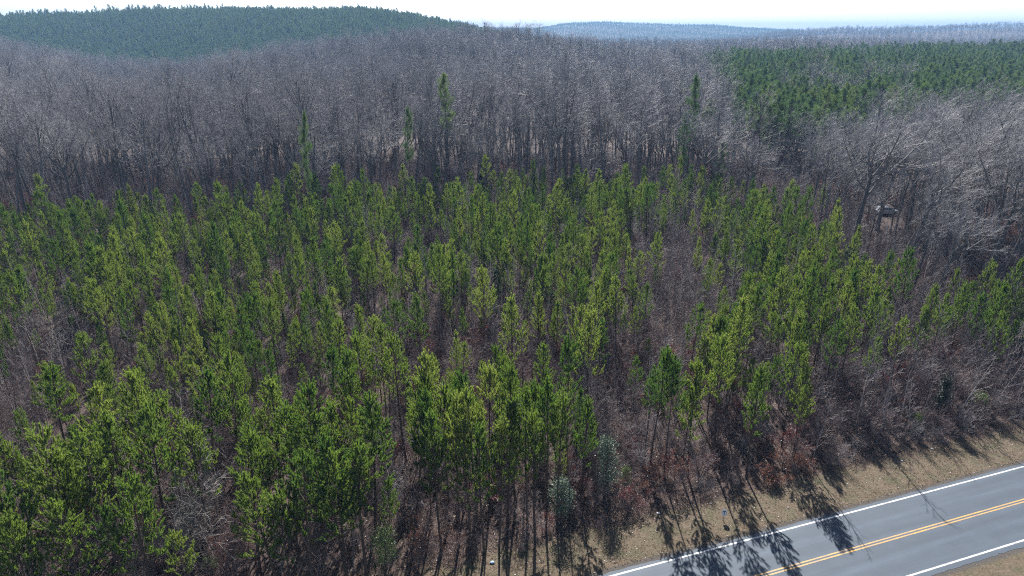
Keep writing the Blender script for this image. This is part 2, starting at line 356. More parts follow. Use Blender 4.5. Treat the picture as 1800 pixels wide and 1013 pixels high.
def grow(r, S, p, d, L, rad, lvl, spec, ends):
    """branching skeleton: spec[lvl] = (segments, children, start, angle, length ratio, wiggle, up pull)"""
    nseg, nch, start, ang, ratio, wig, upp = spec[lvl]
    pts = [p]; dirs = [d]; tip = .35 if lvl < len(spec)-1 else .3
    for i in range(nseg):
        d = d + r.normal(size=3)*wig + UP*upp; d = d/math.sqrt(d@d); q = p + d*(L/nseg)
        S.append([*p, *q, rad*(1-(1-tip)*i/nseg), rad*(1-(1-tip)*(i+1)/nseg)]); p = q; pts.append(p); dirs.append(d)
    if lvl+1 >= len(spec): ends.append((p, d)); return
    n = max(1, int(round(nch*r.uniform(.75, 1.25)))); az = r.uniform(0, 6.28)
    for k in range(n):
        f = start + (1-start)*(k+r.random()*.8)/n; f = min(f, .99)*nseg; i = int(f); base = pts[i]+(pts[min(i+1, nseg)]-pts[i])*(f-i)
        az += 2.4 + r.normal()*.4; fr = f/nseg
        grow(r, S, base, rot_to(dirs[min(i+1, nseg)], R(ang*r.uniform(.65, 1.3)), az), L*ratio*r.uniform(.6, 1.15)*(1.15-.55*(fr-start)/(1-start+1e-6)), max(.006, rad*.50*(1-.55*fr)), lvl+1, spec, ends)
def hardwood(seed, H, tr, spread, clear, minr=.016, rich=1.0):
    """trunk of its own mesh, limbs and twigs as the crown"""
    r = np.random.default_rng(seed); S = []; ends = []
    spec = [(9, 13*rich, clear, 38*spread, .40, .045, .02), (5, 6*rich, .25, 38*spread, .52, .11, .05), (4, 5, .2, 36, .55, .14, .05), (2, 3, .15, 34, .62, .18, .04), (1, 0, 0, 30, .5, .1, .03)]
    grow(r, S, np.zeros(3), UP+np.array([*(r.normal(size=2)*.03), 0]), H*.86, tr, 0, spec, ends)
    S = np.array(S); trunk = S[:9]; crown = S[9:]; crown[:, 6:] = np.maximum(crown[:, 6:], minr*.42)
    L = np.linalg.norm(crown[:, 3:6]-crown[:, :3], axis=1)
    crown[L < 1.2, 6:] = np.maximum(crown[L < 1.2, 6:], minr*.42)
    return tubes(trunk, 8), tubes(crown, 3)
def oak(seed, H, tr, minr=.02):
    """wide crown on a few heavy ascending limbs"""
    r = np.random.default_rng(seed); S = []; ends = []
    spec = [(5, 6, .75, 42, 1.0, .03, .02), (8, 8, .25, 38, .5, .10, .05), (6, 6, .2, 38, .52, .15, .08), (4, 5, .15, 38, .55, .18, .05), (1, 0, 0, 30, .5, .1, .02)]
    grow(r, S, np.zeros(3), UP.copy(), H*.55, tr, 0, spec, ends)
    S = np.array(S); trunk = S[:5]; crown = S[5:]; crown[:, 6:] = np.maximum(crown[:, 6:], minr*.42); crown[:, 6:] *= np.where(crown[:, 6:7] > .05, 1.35, 1)
    trunk[-1, 7] = trunk[0, 6]*.5
    return tubes(trunk, 8), tubes(crown, 3)
def sapling(seed, H):
    r = np.random.default_rng(seed); S = []; ends = []
    spec = [(8, 16, .25, 32, .22, .03, .02), (3, 4, .2, 34, .5, .1, .05), (2, 0, 0, 30, .5, .15, .05)]
    grow(r, S, np.zeros(3), UP+np.array([*(r.normal(size=2)*.04), 0]), H, .035+.003*H, 0, spec, ends)
    S = np.array(S); S[:, 6:] = np.maximum(S[:, 6:], .009)
    return tubes(S, 3), np.array([e[0] for e in ends])
def shrub(seed, H, nst, spreadang=24):
    r = np.random.default_rng(seed); S = []; ends = []
    spec = [(5, 5, .25, 34, .5, .09, .02), (3, 4, .2, 36, .6, .14, .03), (2, 3, .2, 36, .6, .18, .02), (1, 0, 0, 30, .5, .15, 0)]
    for k in range(nst):
        b = np.array([*(r.normal(size=2)*.35), 0]); az = r.uniform(0, 6.28); tl = R(abs(r.normal())*spreadang)
        grow(r, S, b, np.array([math.sin(tl)*math.cos(az), math.sin(tl)*math.sin(az), math.cos(tl)]), H*r.uniform(.55, 1), .020, 0, spec, ends)
    S = np.array(S); S[:, 6:] = np.maximum(S[:, 6:], .0065)
    return tubes(S, 3), np.array([e[0] for e in ends])
def mature_pine(seed, H, W, cb):
    r = np.random.default_rng(seed); T = []; cl = []
    R0 = H*.0105
    bend = r.normal(size=2)*.02
    def tp(z): return np.array([bend[0]*z, bend[1]*z, z])
    zs = np.linspace(0, H-.6, 9)
    for a, b in zip(zs[:-1], zs[1:]): T.append([*tp(a), *tp(b), R0*(1-.85*a/H), R0*(1-.85*b/H)])
    z = H-.4; cl.append((tp(z), .7))
    while z > cb*H:
        t = (H-z)/(H*(1-cb)); L0 = W*min(1, .3+t*1.5)*(1-.45*max(0, t-.6)/.4)
        for k in range(r.integers(3, 5)):
            az = r.uniform(0, 6.28); L = L0*r.uniform(.5, 1.2); el = R(45-40*t+r.normal()*10)
            p = tp(z); d = np.array([math.cos(az)*math.cos(el), math.sin(az)*math.cos(el), math.sin(el)])
            T.append([*p, *(p+d*L), .05, .02])
            for f in ((.5, .8, 1.02) if L > 1.4 else (.6, 1.0)):
                c = p+d*L*f+r.normal(size=3)*.18+UP*.1; cl.append((c, r.uniform(.38, .62)))
        z -= r.uniform(.5, .8)
    C = np.array([c[0] for c in cl]); CR = np.array([c[1] for c in cl]); nn = 44; idx = np.repeat(np.arange(len(cl)), nn); k = len(idx)
    dr = norm(r.normal(size=(k, 3))+np.array([0, 0, .45])); B = C[idx]+dr*(CR[idx]*r.random(k)**.6*.75)[:, None]
    Vn, Fn = blades(B, dr+r.normal(size=(k, 3))*.3+UP*.3, r.uniform(.28, .48, k), r.uniform(.05, .085, k), r)
    return tubes(T, 5), (Vn, Fn)

def variant(name, label, parts):
    """parts: list of (part name, mesh); a single unnamed part makes a one-mesh thing"""
    if len(parts) == 1:
        o = new_obj(name, parts[0][1]); return dict(root=o, src=[o], name=name, used=False)
    e = bpy.data.objects.new(name, None); COL.objects.link(e); e.empty_display_size = .5
    ps = [new_obj(n, m, e) for n, m in parts]
    return dict(root=e, src=ps, name=name, used=False)
def two_wood(name, vt, vc):
    V, F = vc; h = len(F)//3; e = V[F[:, 0]]-V[F[:, 1]]; big = np.linalg.norm(e, axis=1) > .034*1.73
    me = new_mesh(name+'_crown', V, [F[~big], F[big]], [M['bark'], M['trunk_bark']], [0, 1])
    return variant(name, None, [('trunk', new_mesh(name+'_trunk', vt[0], vt[1], M['trunk_bark'], smooth=True)), ('crown', me)])
def two(name, vt, vc, mt, mc, ptr='trunk', pcr='crown'):
    return variant(name, None, [(ptr, new_mesh(name+'_'+ptr, vt[0], vt[1], mt, smooth=True)), (pcr, new_mesh(name+'_'+pcr, vc[0], vc[1], mc))])

def place(v, loc, rot, scl, label, cat, group=None):
    if not v['used']: o = v['root']; v['used'] = True
    else:
        o = v['root'].copy(); COL.objects.link(o)
        for ch in v['root'].children:
            c = ch.copy(); COL.objects.link(c); c.parent = o
    o.location = loc; o.rotation_euler = rot; o.scale = scl
    for k in ('group',):
        if k in o.keys(): del o[k]
    return tag(o, label, cat, group)
def scatter_object(name, label, cat, P, rot, scl, var, variants):
    me = bpy.data.meshes.new(name); me.vertices.add(len(P)); me.vertices.foreach_set('co', np.asarray(P, np.float32).ravel())
    for an, ty, arr in (('rot', 'FLOAT_VECTOR', rot), ('scl', 'FLOAT_VECTOR', scl)):
        a = me.attributes.new(an, ty, 'POINT'); a.data.foreach_set('vector', np.asarray(arr, np.float32).ravel())
    a = me.attributes.new('pick', 'INT', 'POINT'); a.data.foreach_set('value', np.asarray(var, np.int32))
    o = new_obj(name, me); tag(o, label, cat, kind='stuff')
    ng = bpy.data.node_groups.new(name, 'GeometryNodeTree'); ng.interface.new_socket('Geometry', in_out='INPUT', socket_type='NodeSocketGeometry'); ng.interface.new_socket('Geometry', in_out='OUTPUT', socket_type='NodeSocketGeometry')
    n = ng.nodes; L = ng.links; gi = n.new('NodeGroupInput'); go = n.new('NodeGroupOutput')
    iop = n.new('GeometryNodeInstanceOnPoints'); iop.inputs['Pick Instance'].default_value = True
    jn = n.new('GeometryNodeJoinGeometry')
    for v in variants:
        jv = n.new('GeometryNodeJoinGeometry')
        for so in v['src']:
            oi = n.new('GeometryNodeObjectInfo'); oi.transform_space = 'ORIGINAL'; oi.inputs['Object'].default_value = so; oi.inputs['As Instance'].default_value = True
            L.new(oi.outputs['Geometry'], jv.inputs[0])
        gti = n.new('GeometryNodeGeometryToInstance'); L.new(jv.outputs[0], gti.inputs[0]); L.new(gti.outputs[0], jn.inputs[0])
    def na(nm, ty): a = n.new('GeometryNodeInputNamedAttribute'); a.data_type = ty; a.inputs[0].default_value = nm; return a.outputs['Attribute']
    e2r = n.new('FunctionNodeEulerToRotation'); L.new(na('rot', 'FLOAT_VECTOR'), e2r.inputs[0])
    L.new(gi.outputs[0], iop.inputs['Points']); L.new(jn.outputs[0], iop.inputs['Instance']); L.new(na('pick', 'INT'), iop.inputs['Instance Index'])
    L.new(e2r.outputs[0], iop.inputs['Rotation']); L.new(na('scl', 'FLOAT_VECTOR'), iop.inputs['Scale'])
    L.new(iop.outputs[0], go.inputs[0])
    md = o.modifiers.new('scatter', 'NODES'); md.node_group = ng
    return o
def ordn(k):
    s = {1: 'first', 2: 'second', 3: 'third', 4: 'fourth', 5: 'fifth', 6: 'sixth', 7: 'seventh', 8: 'eighth', 9: 'ninth', 10: 'tenth'}
    if k in s: return s[k]
    return f"{k}{'th' if 10 < k % 100 < 14 else {1: 'st', 2: 'nd', 3: 'rd'}.get(k % 10, 'th')}"
def populate(variants, looks, P, scl, cat, group, labelf, stuff, Hs, nmax=300, special=None, tilt=.03, seed=1, rows=10, slim=None):
    """the nmax plants that show largest become things, the rest one scattered object"""
    r = np.random.default_rng(seed); n = len(P); P = np.asarray(P, float)
    var = r.integers(0, len(variants), n); rot = np.stack([r.normal(size=n)*tilt, r.normal(size=n)*tilt, r.uniform(0, 6.28, n)], 1)
    special = special or {}
    for i, d in special.items():
        if 'var' in d: var[i] = d['var']
        if 'rot' in d: rot[i] = d['rot']
    zs = scl*(1+r.normal(size=n)*.05); sx = scl*(1 if slim is None else slim); S = np.stack([sx, sx, zs], 1)
    Hh = np.array(Hs)[var]*zs
    xm, ym, dm = to_px(P+np.stack([0*Hh, 0*Hh, Hh*.75], 1))
    xt, yt, _ = to_px(P+np.stack([0*Hh, 0*Hh, Hh], 1)); vis = (xm > -15) & (xm < 1815) & (yt < 1013) & (ym < 1050) & (P[:, 1] > 5)
    size = np.where(vis, Hh/dm, -1)
    for i in special: size[i] = 99
    order = np.argsort(-size); k = min(nmax, int((size > 0).sum())); pick = order[:k]; rest = order[k:]
    lab = {}
    by = pick[np.argsort(dm[pick])]; per = math.ceil(len(by)/rows)
    for b in range(rows):
        band = by[b*per:(b+1)*per]; band = band[np.argsort(xm[band])]
        for j, i in enumerate(band): lab[i] = labelf(looks[var[i]], j+1, b+1, P[i], xm[i], ym[i])
    for i in pick:
        d = special.get(int(i), {})
        place(variants[var[i]], P[i], rot[i], S[i], d.get('label', lab[i]), cat, group)
    for v in variants:
        if not v['used']:
            i = rest[0]; rest = rest[1:]; place(v, P[i], rot[i], S[i], 'far '+labelf(looks[variants.index(v)], 1, rows+1, P[i], 0, 0), cat, group)
    if len(rest): scatter_object(stuff[0], stuff[1], cat, P[rest], rot[rest], S[rest], var[rest], variants)
def field(sp, y0, y1, amax=.82, r=None, prob=None, marg=14):
    """jittered points over the fan in front of the camera"""
    r = r or rng
    xs = np.arange(-amax*y1-marg-20, amax*y1+marg+20, sp); ys = np.arange(y0, y1, sp); X, Y = np.meshgrid(xs, ys)
    X = (X+r.uniform(-.48, .48, X.shape)*sp).ravel(); Y = (Y+r.uniform(-.48, .48, Y.shape)*sp).ravel()
    d = Y*ct+CAM_H*st; ok = np.abs(X) < np.maximum(.77*d+marg, 0)
    X, Y = X[ok], Y[ok]
    if prob is not None:
        k = r.random(len(X)) < prob(X, Y); X, Y = X[k], Y[k]
    return np.stack([X, Y, ground_z(X, Y)], 1)
# regions of the wood, on the ground
def back_edge(X, Y):
    a = X/np.maximum(Y, 1)
    return np.interp(a, [-.75, -.4, -.2, 0, .2, .3, .40, .47, .55, .65, .75], [116, 125, 136, 143, 141, 136, 125, 108, 93, 82, 74]) + 3*wob(X, Y, 7, 2.2)
def mask_px(P, z, L):
    x, y, _ = to_px(np.stack([P[:, 0], P[:, 1], P[:, 2]+z], 1)); f = np.ones(len(P))
    for cx, cy, rx, ry, mul in L:
        e = ((x-cx)/rx)**2+((y-cy)/ry)**2; f *= np.where(e < 1, mul, np.where(e < 1.6, .5+.5*mul, 1))
    return f

# ---- young pines
yp_specs = [(11, 11.0, .42, 1.45, 1), (12, 11.5, .50, 1.30, 1), (13, 10.2, .36, 1.65, 1), (14, 12.0, .55, 1.25, .9), (15, 10.5, .38, 1.75, .95), (16, 9.6, .30, 1.40, .8), (17, 11.2, .45, 1.9, .85), (18, 10.0, .35, 1.15, 1), (19, 12.2, .52, 1.6, .95), (20, 9.0, .28, 1.5, .7)]
yp_looks = ['full', 'narrow', 'bushy', 'tall bare-stemmed', 'broad', 'thin open', 'wide ragged', 'slim pointed', 'tall full', 'sparse small']
YP = [two('young_pine', *young_pine(*s), M['pine_bark'], M['needle']) for s in yp_specs]
YH = [s[1] for s in yp_specs]
hero = [  # x, y of the tip in the photograph, height in metres, variant
 (1160, 600, 12.6, 3), (1190, 604, 12.4, 1), (1232, 615, 11.8, 3), (1277, 590, 12.2, 8), (1337, 660, 9.6, 7), (1404, 592, 10.9, 6),
 (755, 643, 11.6, 8), (813, 635, 12.2, 1), (905, 643, 12.4, 8), (876, 725, 11.2, 4), (799, 710, 11.4, 1), (965, 664, 11.8, 7), (1000, 606, 12.6, 3), (1027, 700, 9.4, 7), (766, 732, 11.0, 0), (835, 692, 11.6, 3), (928, 700, 11.0, 2), (700, 592, 12.0, 8), (604, 612, 11.5, 1), (725, 655, 11.6, 1), (782, 668, 11.8, 7), (858, 655, 12, 3), (890, 690, 11.4, 0), (942, 645, 12, 3), (985, 690, 11, 1), (745, 700, 11, 7), (820, 740, 10.6, 4), (850, 760, 10.4, 2),
 (74, 643, 11.4, 3), (150, 690, 10.8, 2), (232, 669, 11.2, 0), (284, 695, 11.0, 4), (342, 651, 11.0, 0), (390, 640, 11.4, 2), (217, 846, 10.6, 4), (457, 817, 10.6, 2), (519, 798, 11.0, 6), (59, 780, 11.2, 4), (147, 769, 11.3, 8), (100, 800, 10.6, 2), (468, 662, 11.2, 0), (527, 695, 11.6, 8), (495, 705, 10.8, 4), (585, 783, 11.2, 2), (640, 700, 11.6, 7), (560, 720, 11.0, 0), (620, 770, 11.0, 1), (12, 820, 11.0, 2), (180, 740, 10.8, 0), (420, 770, 10.6, 1), (255, 755, 11, 2), (330, 730, 10.6, 4),
 (905, 525, 11.6, 0), (1037, 548, 11.6, 4), (1010, 458, 11.8, 8), (1090, 482, 10.6, 2), (850, 490, 10.5, 6), (735, 515, 9.6, 7), (1342, 374, 12.4, 1), (1605, 455, 11.8, 8), (1535, 503, 10.6, 0), (1480, 380, 10.4, 7), (1400, 520, 11, 8), (1440, 470, 11.2, 2), (1330, 500, 10.2, 1), (1310, 530, 11.0, 0), (1375, 470, 11.0, 4), (1745, 470, 9.5, 4), (1790, 468, 10.6, 2), (1715, 480, 8.8, 6), (1640, 500, 8.2, 7), (1505, 470, 9.0, 0), (1450, 325, 8.6, 4), (1278, 590, 10.6, 7), (950, 520, 8.4, 7), (1215, 660, 9.6, 7), (505, 312, 9.8, 4), (1105, 305, 11.5, 2), (600, 300, 9, 8), (1250, 330, 9.5, 1), (1120, 625, 6.0, 5), (1145, 640, 9, 1), (1560, 520, 9, 0), (1660, 530, 8, 2), (1700, 500, 9, 4), (1765, 500, 10, 0), (1778, 540, 9, 2), (1590, 560, 8, 4), (1625, 540, 8.5, 0), (1500, 540, 9.5, 2), (1470, 560, 9, 4), (1420, 640, 9, 7), (1730, 520, 9, 4), (1540, 590, 7, 2), (1455, 500, 10, 0), (95, 868, 10, 2), (490, 885, 9, 4), (600, 862, 10, 2), (20, 915, 9.5, 0), (180, 900, 8, 2)]
HP = []
for x, y, h, v in hero: p = at(x, y, h*1.0); HP.append([p[0], p[1], 0.0])
HP = np.array(HP); HP[:, 2] = ground_z(HP[:, 0], HP[:, 1])
q_ = road_q(HP[:, 0], HP[:, 1]); HP[:, 0] += np.where(q_ < 5, (5-q_)*RN[0], 0); HP[:, 1] += np.where(q_ < 5, (5-q_)*RN[1], 0)
gapsP = [(1215, 480, 55, 110, .38), (1150, 560, 90, 45, .4), (830, 590, 150, 36, .3), (760, 560, 60, 50, .4), (90, 600, 75, 42, .15), (15, 700, 55, 70, .08), (350, 860, 75, 130, .05), (690, 830, 38, 80, .12), (1640, 690, 210, 95, .0), (1560, 400, 60, 90, .1), (230, 640, 45, 25, .15), (1080, 690, 45, 90, .1), (1100, 760, 60, 90, .0), (640, 560, 40, 30, .4), (720, 400, 50, 30, .4), (1160, 430, 60, 50, .4), (1250, 760, 130, 90, .12), (1480, 640, 60, 60, .1), (540, 660, 60, 22, .2)]
rp = np.random.default_rng(21)
def yp_prob(X, Y):
    q = road_q(X, Y); P = np.stack([X, Y, 0*X], 1)
    c1 = wob(X, Y, 3.6, .3); c2 = wob(X, Y, 9, 2.1)
    base = np.where((q > 5.2) & (Y < back_edge(X, Y)), 1, 0)*np.clip(1.0-.42*c1-.22*c2*sstep(40, 60, Y), .10, 1)
    return base*mask_px(P, 6.5, gapsP)*mask_px(P, 2.5, gapsP)**.3*(.97-.31*sstep(6, 26, q)-.10*sstep(70, 110, Y))
PP = field(1.68, 22, 150, .95, rp, yp_prob)
dmin = np.min(np.linalg.norm(PP[:, None, :2]-HP[None, :, :2], axis=2), axis=1); PP = PP[dmin > 1.5]
depth_back = sstep(60, 115, PP[:, 1])
sc = np.clip(rp.normal(.65, .18, len(PP)), .26, 1.0)
allP = np.concatenate([HP, PP]); hs = np.array([h/YH[v] for _, _, h, v in hero]); allS = np.concatenate([hs, sc])
special = {i: dict(var=hero[i][3]) for i in range(len(hero))}
populate(YP, yp_looks, allP, allS, 'pine tree', 'young pines of the plantation',
         lambda lk, j, b, P, x, y: f'{lk} young pine, {ordn(j)} from left in the {ordn(b)} row back from road',
         ('young_pine_stand', 'young pines massed behind the front rows of the plantation'), YH, 300, special, .025, 5, 12, slim=np.concatenate([np.array([1.2 if (x < 650 and y > 640) else .95 for x, y, h, v in hero]), rp.uniform(.66, 1.1, len(PP))]))

# ---- bare hardwoods
HW = []; hw_looks = ['narrow', 'full crowned', 'slender', 'spreading', 'tall straight', 'fine twigged', 'upright', 'wide spreading old', 'broad old']
hs_ = [(31, 22, .25, .85, .45, .02, .9), (32, 21, .30, 1.05, .38, .022, .9), (33, 23, .20, .7, .55, .02, .8), (34, 19, .28, 1.25, .35, .022, .9), (35, 24, .26, .75, .56, .02, .85), (36, 18, .19, 1.0, .35, .02, 1), (37, 21, .21, .8, .48, .02, .8)]
for s in hs_: a, b = hardwood(*s); HW.append(two_wood('bare_hardwood', a, b))
for s in ((41, 22, .42), (42, 20, .36)): a, b = oak(*s); HW.append(two_wood('bare_hardwood', a, b))
HH = [s[1] for s in hs_]+[22, 20]
def in_pines(X, Y):
    """the mature pine stand on the right, the pine hill on the left"""
    a = X/np.maximum(Y, 1)
    right = (a > np.interp(Y, [160, 200, 260, 330, 420, 600, 700], [.37, .335, .305, .285, .275, .262, .26])) & (Y > 188-18*sstep(.42, .5, a)+10*wob(X, Y, 20, 1)) & (Y < 640+40*wob(X, Y, 70, 2))
    right &= ~((((a-.435)/.065)**2+((Y-275)/30)**2 < 1) & (wob(X, Y, 9, 2) > -.1))
    right &= ~((a > .5) & (Y < 185+30*sstep(.5, .7, a)))
    right ^= (wob(X, Y, 2.7, 5) > .72) & (a > .22) & (Y > 150) & (Y < 640)
    hill = (a < -.015) & (Y > 690+25*wob(X, Y, 60, 3)) & (Y < 1500)
    knob = (a > .02) & (a < .16) & (Y > 610) & (Y < 680)
    far = (Y > 2900) & (a < .40)
    return right | hill | knob | far
rh = np.random.default_rng(22)
PH = [field(4.9, 70, 190, .85, rh, lambda X, Y: (Y > back_edge(X, Y)+2.5)*(~in_pines(X, Y))*.80),
      field(6.0, 190, 700, .82, rh, lambda X, Y: (~in_pines(X, Y))*.95),
      field(11, 700, 1500, .82, rh, lambda X, Y: (~in_pines(X, Y))*(X/Y > -.03)*1.0),
      field(17, 1500, 2900, .80, rh, lambda X, Y: (~in_pines(X, Y))*(X/Y > .0)*1.0)]
PH = np.concatenate(PH)
car_xy = at(1557, 374)[:2]
keep = (np.hypot(PH[:, 0]-car_xy[0], PH[:, 1]-car_xy[1]) > 3.5) & (mask_px(PH, 1.0, [(1556, 380, 20, 20, 0)]) > .4)
PH = PH[keep]
spec_h = [(490, 178, 25, 7), (1252, 178, 25, 7), (185, 200, 23, 8), (1390, 185, 21, 3), (1180, 190, 22, 1), (690, 165, 24, 1), (1545, 330, 11, 8)]
SH = []
for x, y, h, v in spec_h:
    p = at(x, y, h-2.5 if h > 15 else h); SH.append([p[0], p[1], 0])
# big leaning trees by the clearing at the right
lean_sp = [(1668, 458, 24, 7, .10, .12), (1700, 455, 25, 8, .14, .10), (1745, 452, 24, 7, .08, .16), (1640, 430, 22, 3, .05, .10), (1775, 470, 25, 8, .10, .18), (1590, 420, 21, 1, .0, .06), (1500, 400, 21, 8, .05, .12), (1540, 405, 23, 7, .02, -.05), (1610, 400, 23, 8, 0, .1), (1720, 400, 23, 7, 0, .1), (1795, 420, 24, 7, 0, .05), (1430, 350, 20, 3, 0, .05)]
for x, y, h, v, tx, ty in lean_sp: p = at(x, y, 0); SH.append([p[0], p[1], 0])
SH = np.array(SH); SH[:, 2] = ground_z(SH[:, 0], SH[:, 1])
dm_ = np.min(np.linalg.norm(PH[:, None, :2]-SH[None, :, :2], axis=2), axis=1); PH = PH[dm_ > 3.2]
open_for = [SH[i] for i in range(6)] + [at(x, y, h) for x, y, h in ((1222, 152, 24), (1208, 196, 19))]
for c in open_for:      # these stand clear of their neighbours
    u = PH[:, 0] - c[0]*PH[:, 1]/c[1]; PH = PH[~((np.hypot(PH[:, 0]-c[0], PH[:, 1]-c[1]) < 5.5) | ((np.abs(u) < 3.6) & (PH[:, 1] < c[1])))]
spl = ['big spreading bare oak rising left of centre behind the young pines', 'dark broad bare oak beside two slim pines right of centre', 'bare wide crowned tree at far left behind the young pines', 'pale round crowned bare tree before the mature pine stand', 'dark stemmed bare tree left of the two slim pines', 'bare tree with forked top left of the lone pine', 'low pale bare tree just above the parked car']
special = {}
for i, (x, y, h, v) in enumerate(spec_h): special[i] = dict(var=v, label=spl[i], rot=(0, 0, rh.uniform(0, 6)))
ll = ['leaning grey tree with heavy limbs at the clearing edge, base nearest the car', 'big leaning tree, second along the clearing edge at right', 'thick tilted bare tree near the right edge above the pines', 'grey tree with pale limbs left of the big leaning trees', 'tilted bare tree at the right margin above the rounded pines', 'slim bare tree right of the parked car', 'pale limbed bare tree left of the parked car', 'bare tree standing in front of the left end of the car', 'broad bare tree behind the parked car', 'broad bare tree behind the leaning trees', 'bare tree cut by the right edge of the picture', 'bare tree with pale limbs beside the red leaved tree']
for j, (x, y, h, v, tx, ty) in enumerate(lean_sp): special[len(spec_h)+j] = dict(var=v, label=ll[j], rot=(tx, ty, rh.uniform(0, 6)))
aH = PH[:, 0]/PH[:, 1]; sch = np.clip(rh.normal(.90, .17, len(PH)), .45, 1.18)*(1-.24*sstep(.24, .33, aH)*(1-sstep(.50, .56, aH))*sstep(120, 150, PH[:, 1])*(PH[:, 1] < 240))*(1-.12*sstep(.5, .6, aH)*sstep(130, 160, PH[:, 1]))
allH = np.concatenate([SH, PH]); hsS = np.array([(h-2.5 if h > 15 else h)/HH[v] for _, _, h, v in spec_h]+[h/HH[v] for _, _, h, v, _, _ in lean_sp])
populate(HW, hw_looks, allH, np.concatenate([hsS, sch]), 'bare tree', 'leafless trees of the hardwood forest',
         lambda lk, j, b, P, x, y: f'{lk} bare grey tree, {ordn(j)} from left, {ordn(b)} rank behind the young pines',
         ('hardwood_forest', 'grey leafless forest rolling away over the valley and ridge'), HH, 300, special, .03, 6, 8)

# ---- mature pines: stand on the right, hill on the left, far ridges
MPs = [(51, 17, 2.3, .48), (52, 18, 2.0, .52), (53, 16, 2.6, .42), (54, 17.5, 2.1, .55), (55, 15, 2.2, .38)]
mp_looks = ['full', 'narrow', 'broad', 'tall thin', 'short dense']
MP = []
for s in MPs: a, b = mature_pine(*s); MP.append(two('mature_pine', a, b, M['pine_bark'], M['needle_old']))
MH = [s[1] for s in MPs]
rm = np.random.default_rng(23)
def pinep(y0, y1):
    def f(X, Y): return in_pines(X, Y)*np.where((Y > y0) & (Y < y1), .93, 0)
    return f
PM = np.concatenate([field(3.9, 165, 680, .82, rm, pinep(165, 680)), field(4.6, 680, 1350, .80, rm, pinep(680, 1350)), field(14, 2900, 4300, .60, rm, pinep(2900, 4300))])
loneP = [(787, 158, 24, 3), (712, 203, 21, 3), (1222, 152, 24, 1), (1208, 196, 19, 4), (1270, 245, 14, 4), (525, 208, 23, 1), (14, 178, 19, 3), (1780, 190, 19, 4), (1725, 165, 21, 1)]
LP = np.array([at(x, y, h) for x, y, h, v in loneP]); LP[:, 2] = ground_z(LP[:, 0], LP[:, 1])
lpl = ['lone tall pine crown standing above the bare forest near the middle', 'slim pine among bare trunks left of the lone tall pine', 'tall slim pine beside the dark broad oak', 'shorter slim pine left of the dark broad oak', 'low dark pine at the foot of the dark broad oak', 'small green pine tip right of the big spreading oak', 'slim pine at the far left edge among bare trees', 'pine behind the bare trees at the right edge', 'pine tip showing over the bare trees at upper right']
special = {i: dict(var=loneP[i][3], label=lpl[i]) for i in range(len(loneP))}
populate(MP, mp_looks, np.concatenate([LP, PM]), np.concatenate([[h/MH[v] for _, _, h, v in loneP], np.clip(rm.normal(.93, .10, len(PM)), .6, 1.15)*np.where((PM[:, 1] > 1080) & (PM[:, 1] < 1300) & (PM[:, 0]/PM[:, 1] < -.37) & (rm.random(len(PM)) < .12), 1.25, 1)]), 'pine tree', 'mature pines of the far stand',
         lambda lk, j, b, P, x, y: f'{lk} mature pine, {ordn(j)} from left, {ordn(b)} rank of the stand at upper right',
         ('pine_forest', 'dark evergreen pine forest covering the stand and the far hills'), MH, 300, special, .02, 8, 8, slim=np.concatenate([[.60, .42, .58, .55, .7, .35, .7, .8, .8], np.ones(len(PM))]))

# ---- saplings and brush between the pines
rs = np.random.default_rng(24)
SPs = [(61, 7.5), (62, 6.5), (63, 8.5), (64, 5.5), (65, 9)]; SP = []
for s in SPs: (a, e) = sapling(*s); SP.append(variant('bare_sapling', None, [('', new_mesh('bare_sapling', a[0], a[1], M['grey_twig']))]))
gapsS = [(1556, 385, 36, 34, 0), (1600, 900, 900, 60, 0)]
more = [(1215, 480, 90, 150, 1), (1120, 590, 150, 80, 1), (830, 590, 190, 70, 1), (100, 600, 120, 60, 1), (15, 700, 80, 90, 1), (350, 800, 80, 130, 1), (1570, 450, 110, 90, 1), (1080, 720, 70, 110, 1), (1640, 640, 200, 90, 1)]
def boost(P, L=more):
    x, y, _ = to_px(np.stack([P[:, 0], P[:, 1], P[:, 2]+3], 1)); f = np.zeros(len(P))
    for cx, cy, rx, ry, m in L: f = np.maximum(f, (((x-cx)/rx)**2+((y-cy)/ry)**2 < 1)*1.0)
    return f
def sp_prob(X, Y):
    q = road_q(X, Y); P = np.stack([X, Y, 0*X], 1)
    return ((q > 5.5) & (Y < back_edge(X, Y)+60))*(.30+.6*boost(P)+.25*(Y > back_edge(X, Y)))*mask_px(P, 1, gapsS)
PS = field(2.3, 24, 185, .9, rs, sp_prob)
populate(SP, ['slim', 'bent', 'tall thin', 'short', 'straight tall'], PS, np.clip(rs.normal(.85, .18, len(PS)), .45, 1.3), 'sapling', 'bare saplings between the pines',
         lambda lk, j, b, P, x, y: f'{lk} leafless sapling, {ordn(j)} from left, {ordn(b)} row back from the road',
         ('sapling_thicket', 'thin bare saplings standing all through the plantation'), [s[1] for s in SPs], 300, None, .05, 9, 12)
SBs = [(71, 2.6, 8), (72, 3.4, 9), (73, 2.0, 9), (74, 3.0, 7), (75, 2.3, 10)]; SB = []
for i, s in enumerate(SBs):
    a, e = shrub(*s); SB.append(variant('bare_shrub', None, [('', new_mesh('bare_shrub', a[0], a[1], M['twig'] if i != 3 else M['grey_twig']))]))
def sb_prob(X, Y):
    q = road_q(X, Y); P = np.stack([X, Y, 0*X], 1)
    edge = sstep(3.9, 6, q+1.1*wob(X, Y, 2.6, .4))
    return (edge*(Y < back_edge(X, Y)+75))*(.62+.4*boost(P, more+[(1640, 690, 240, 110, 1)]))*mask_px(P, 1, [(1556, 385, 36, 30, .1)])
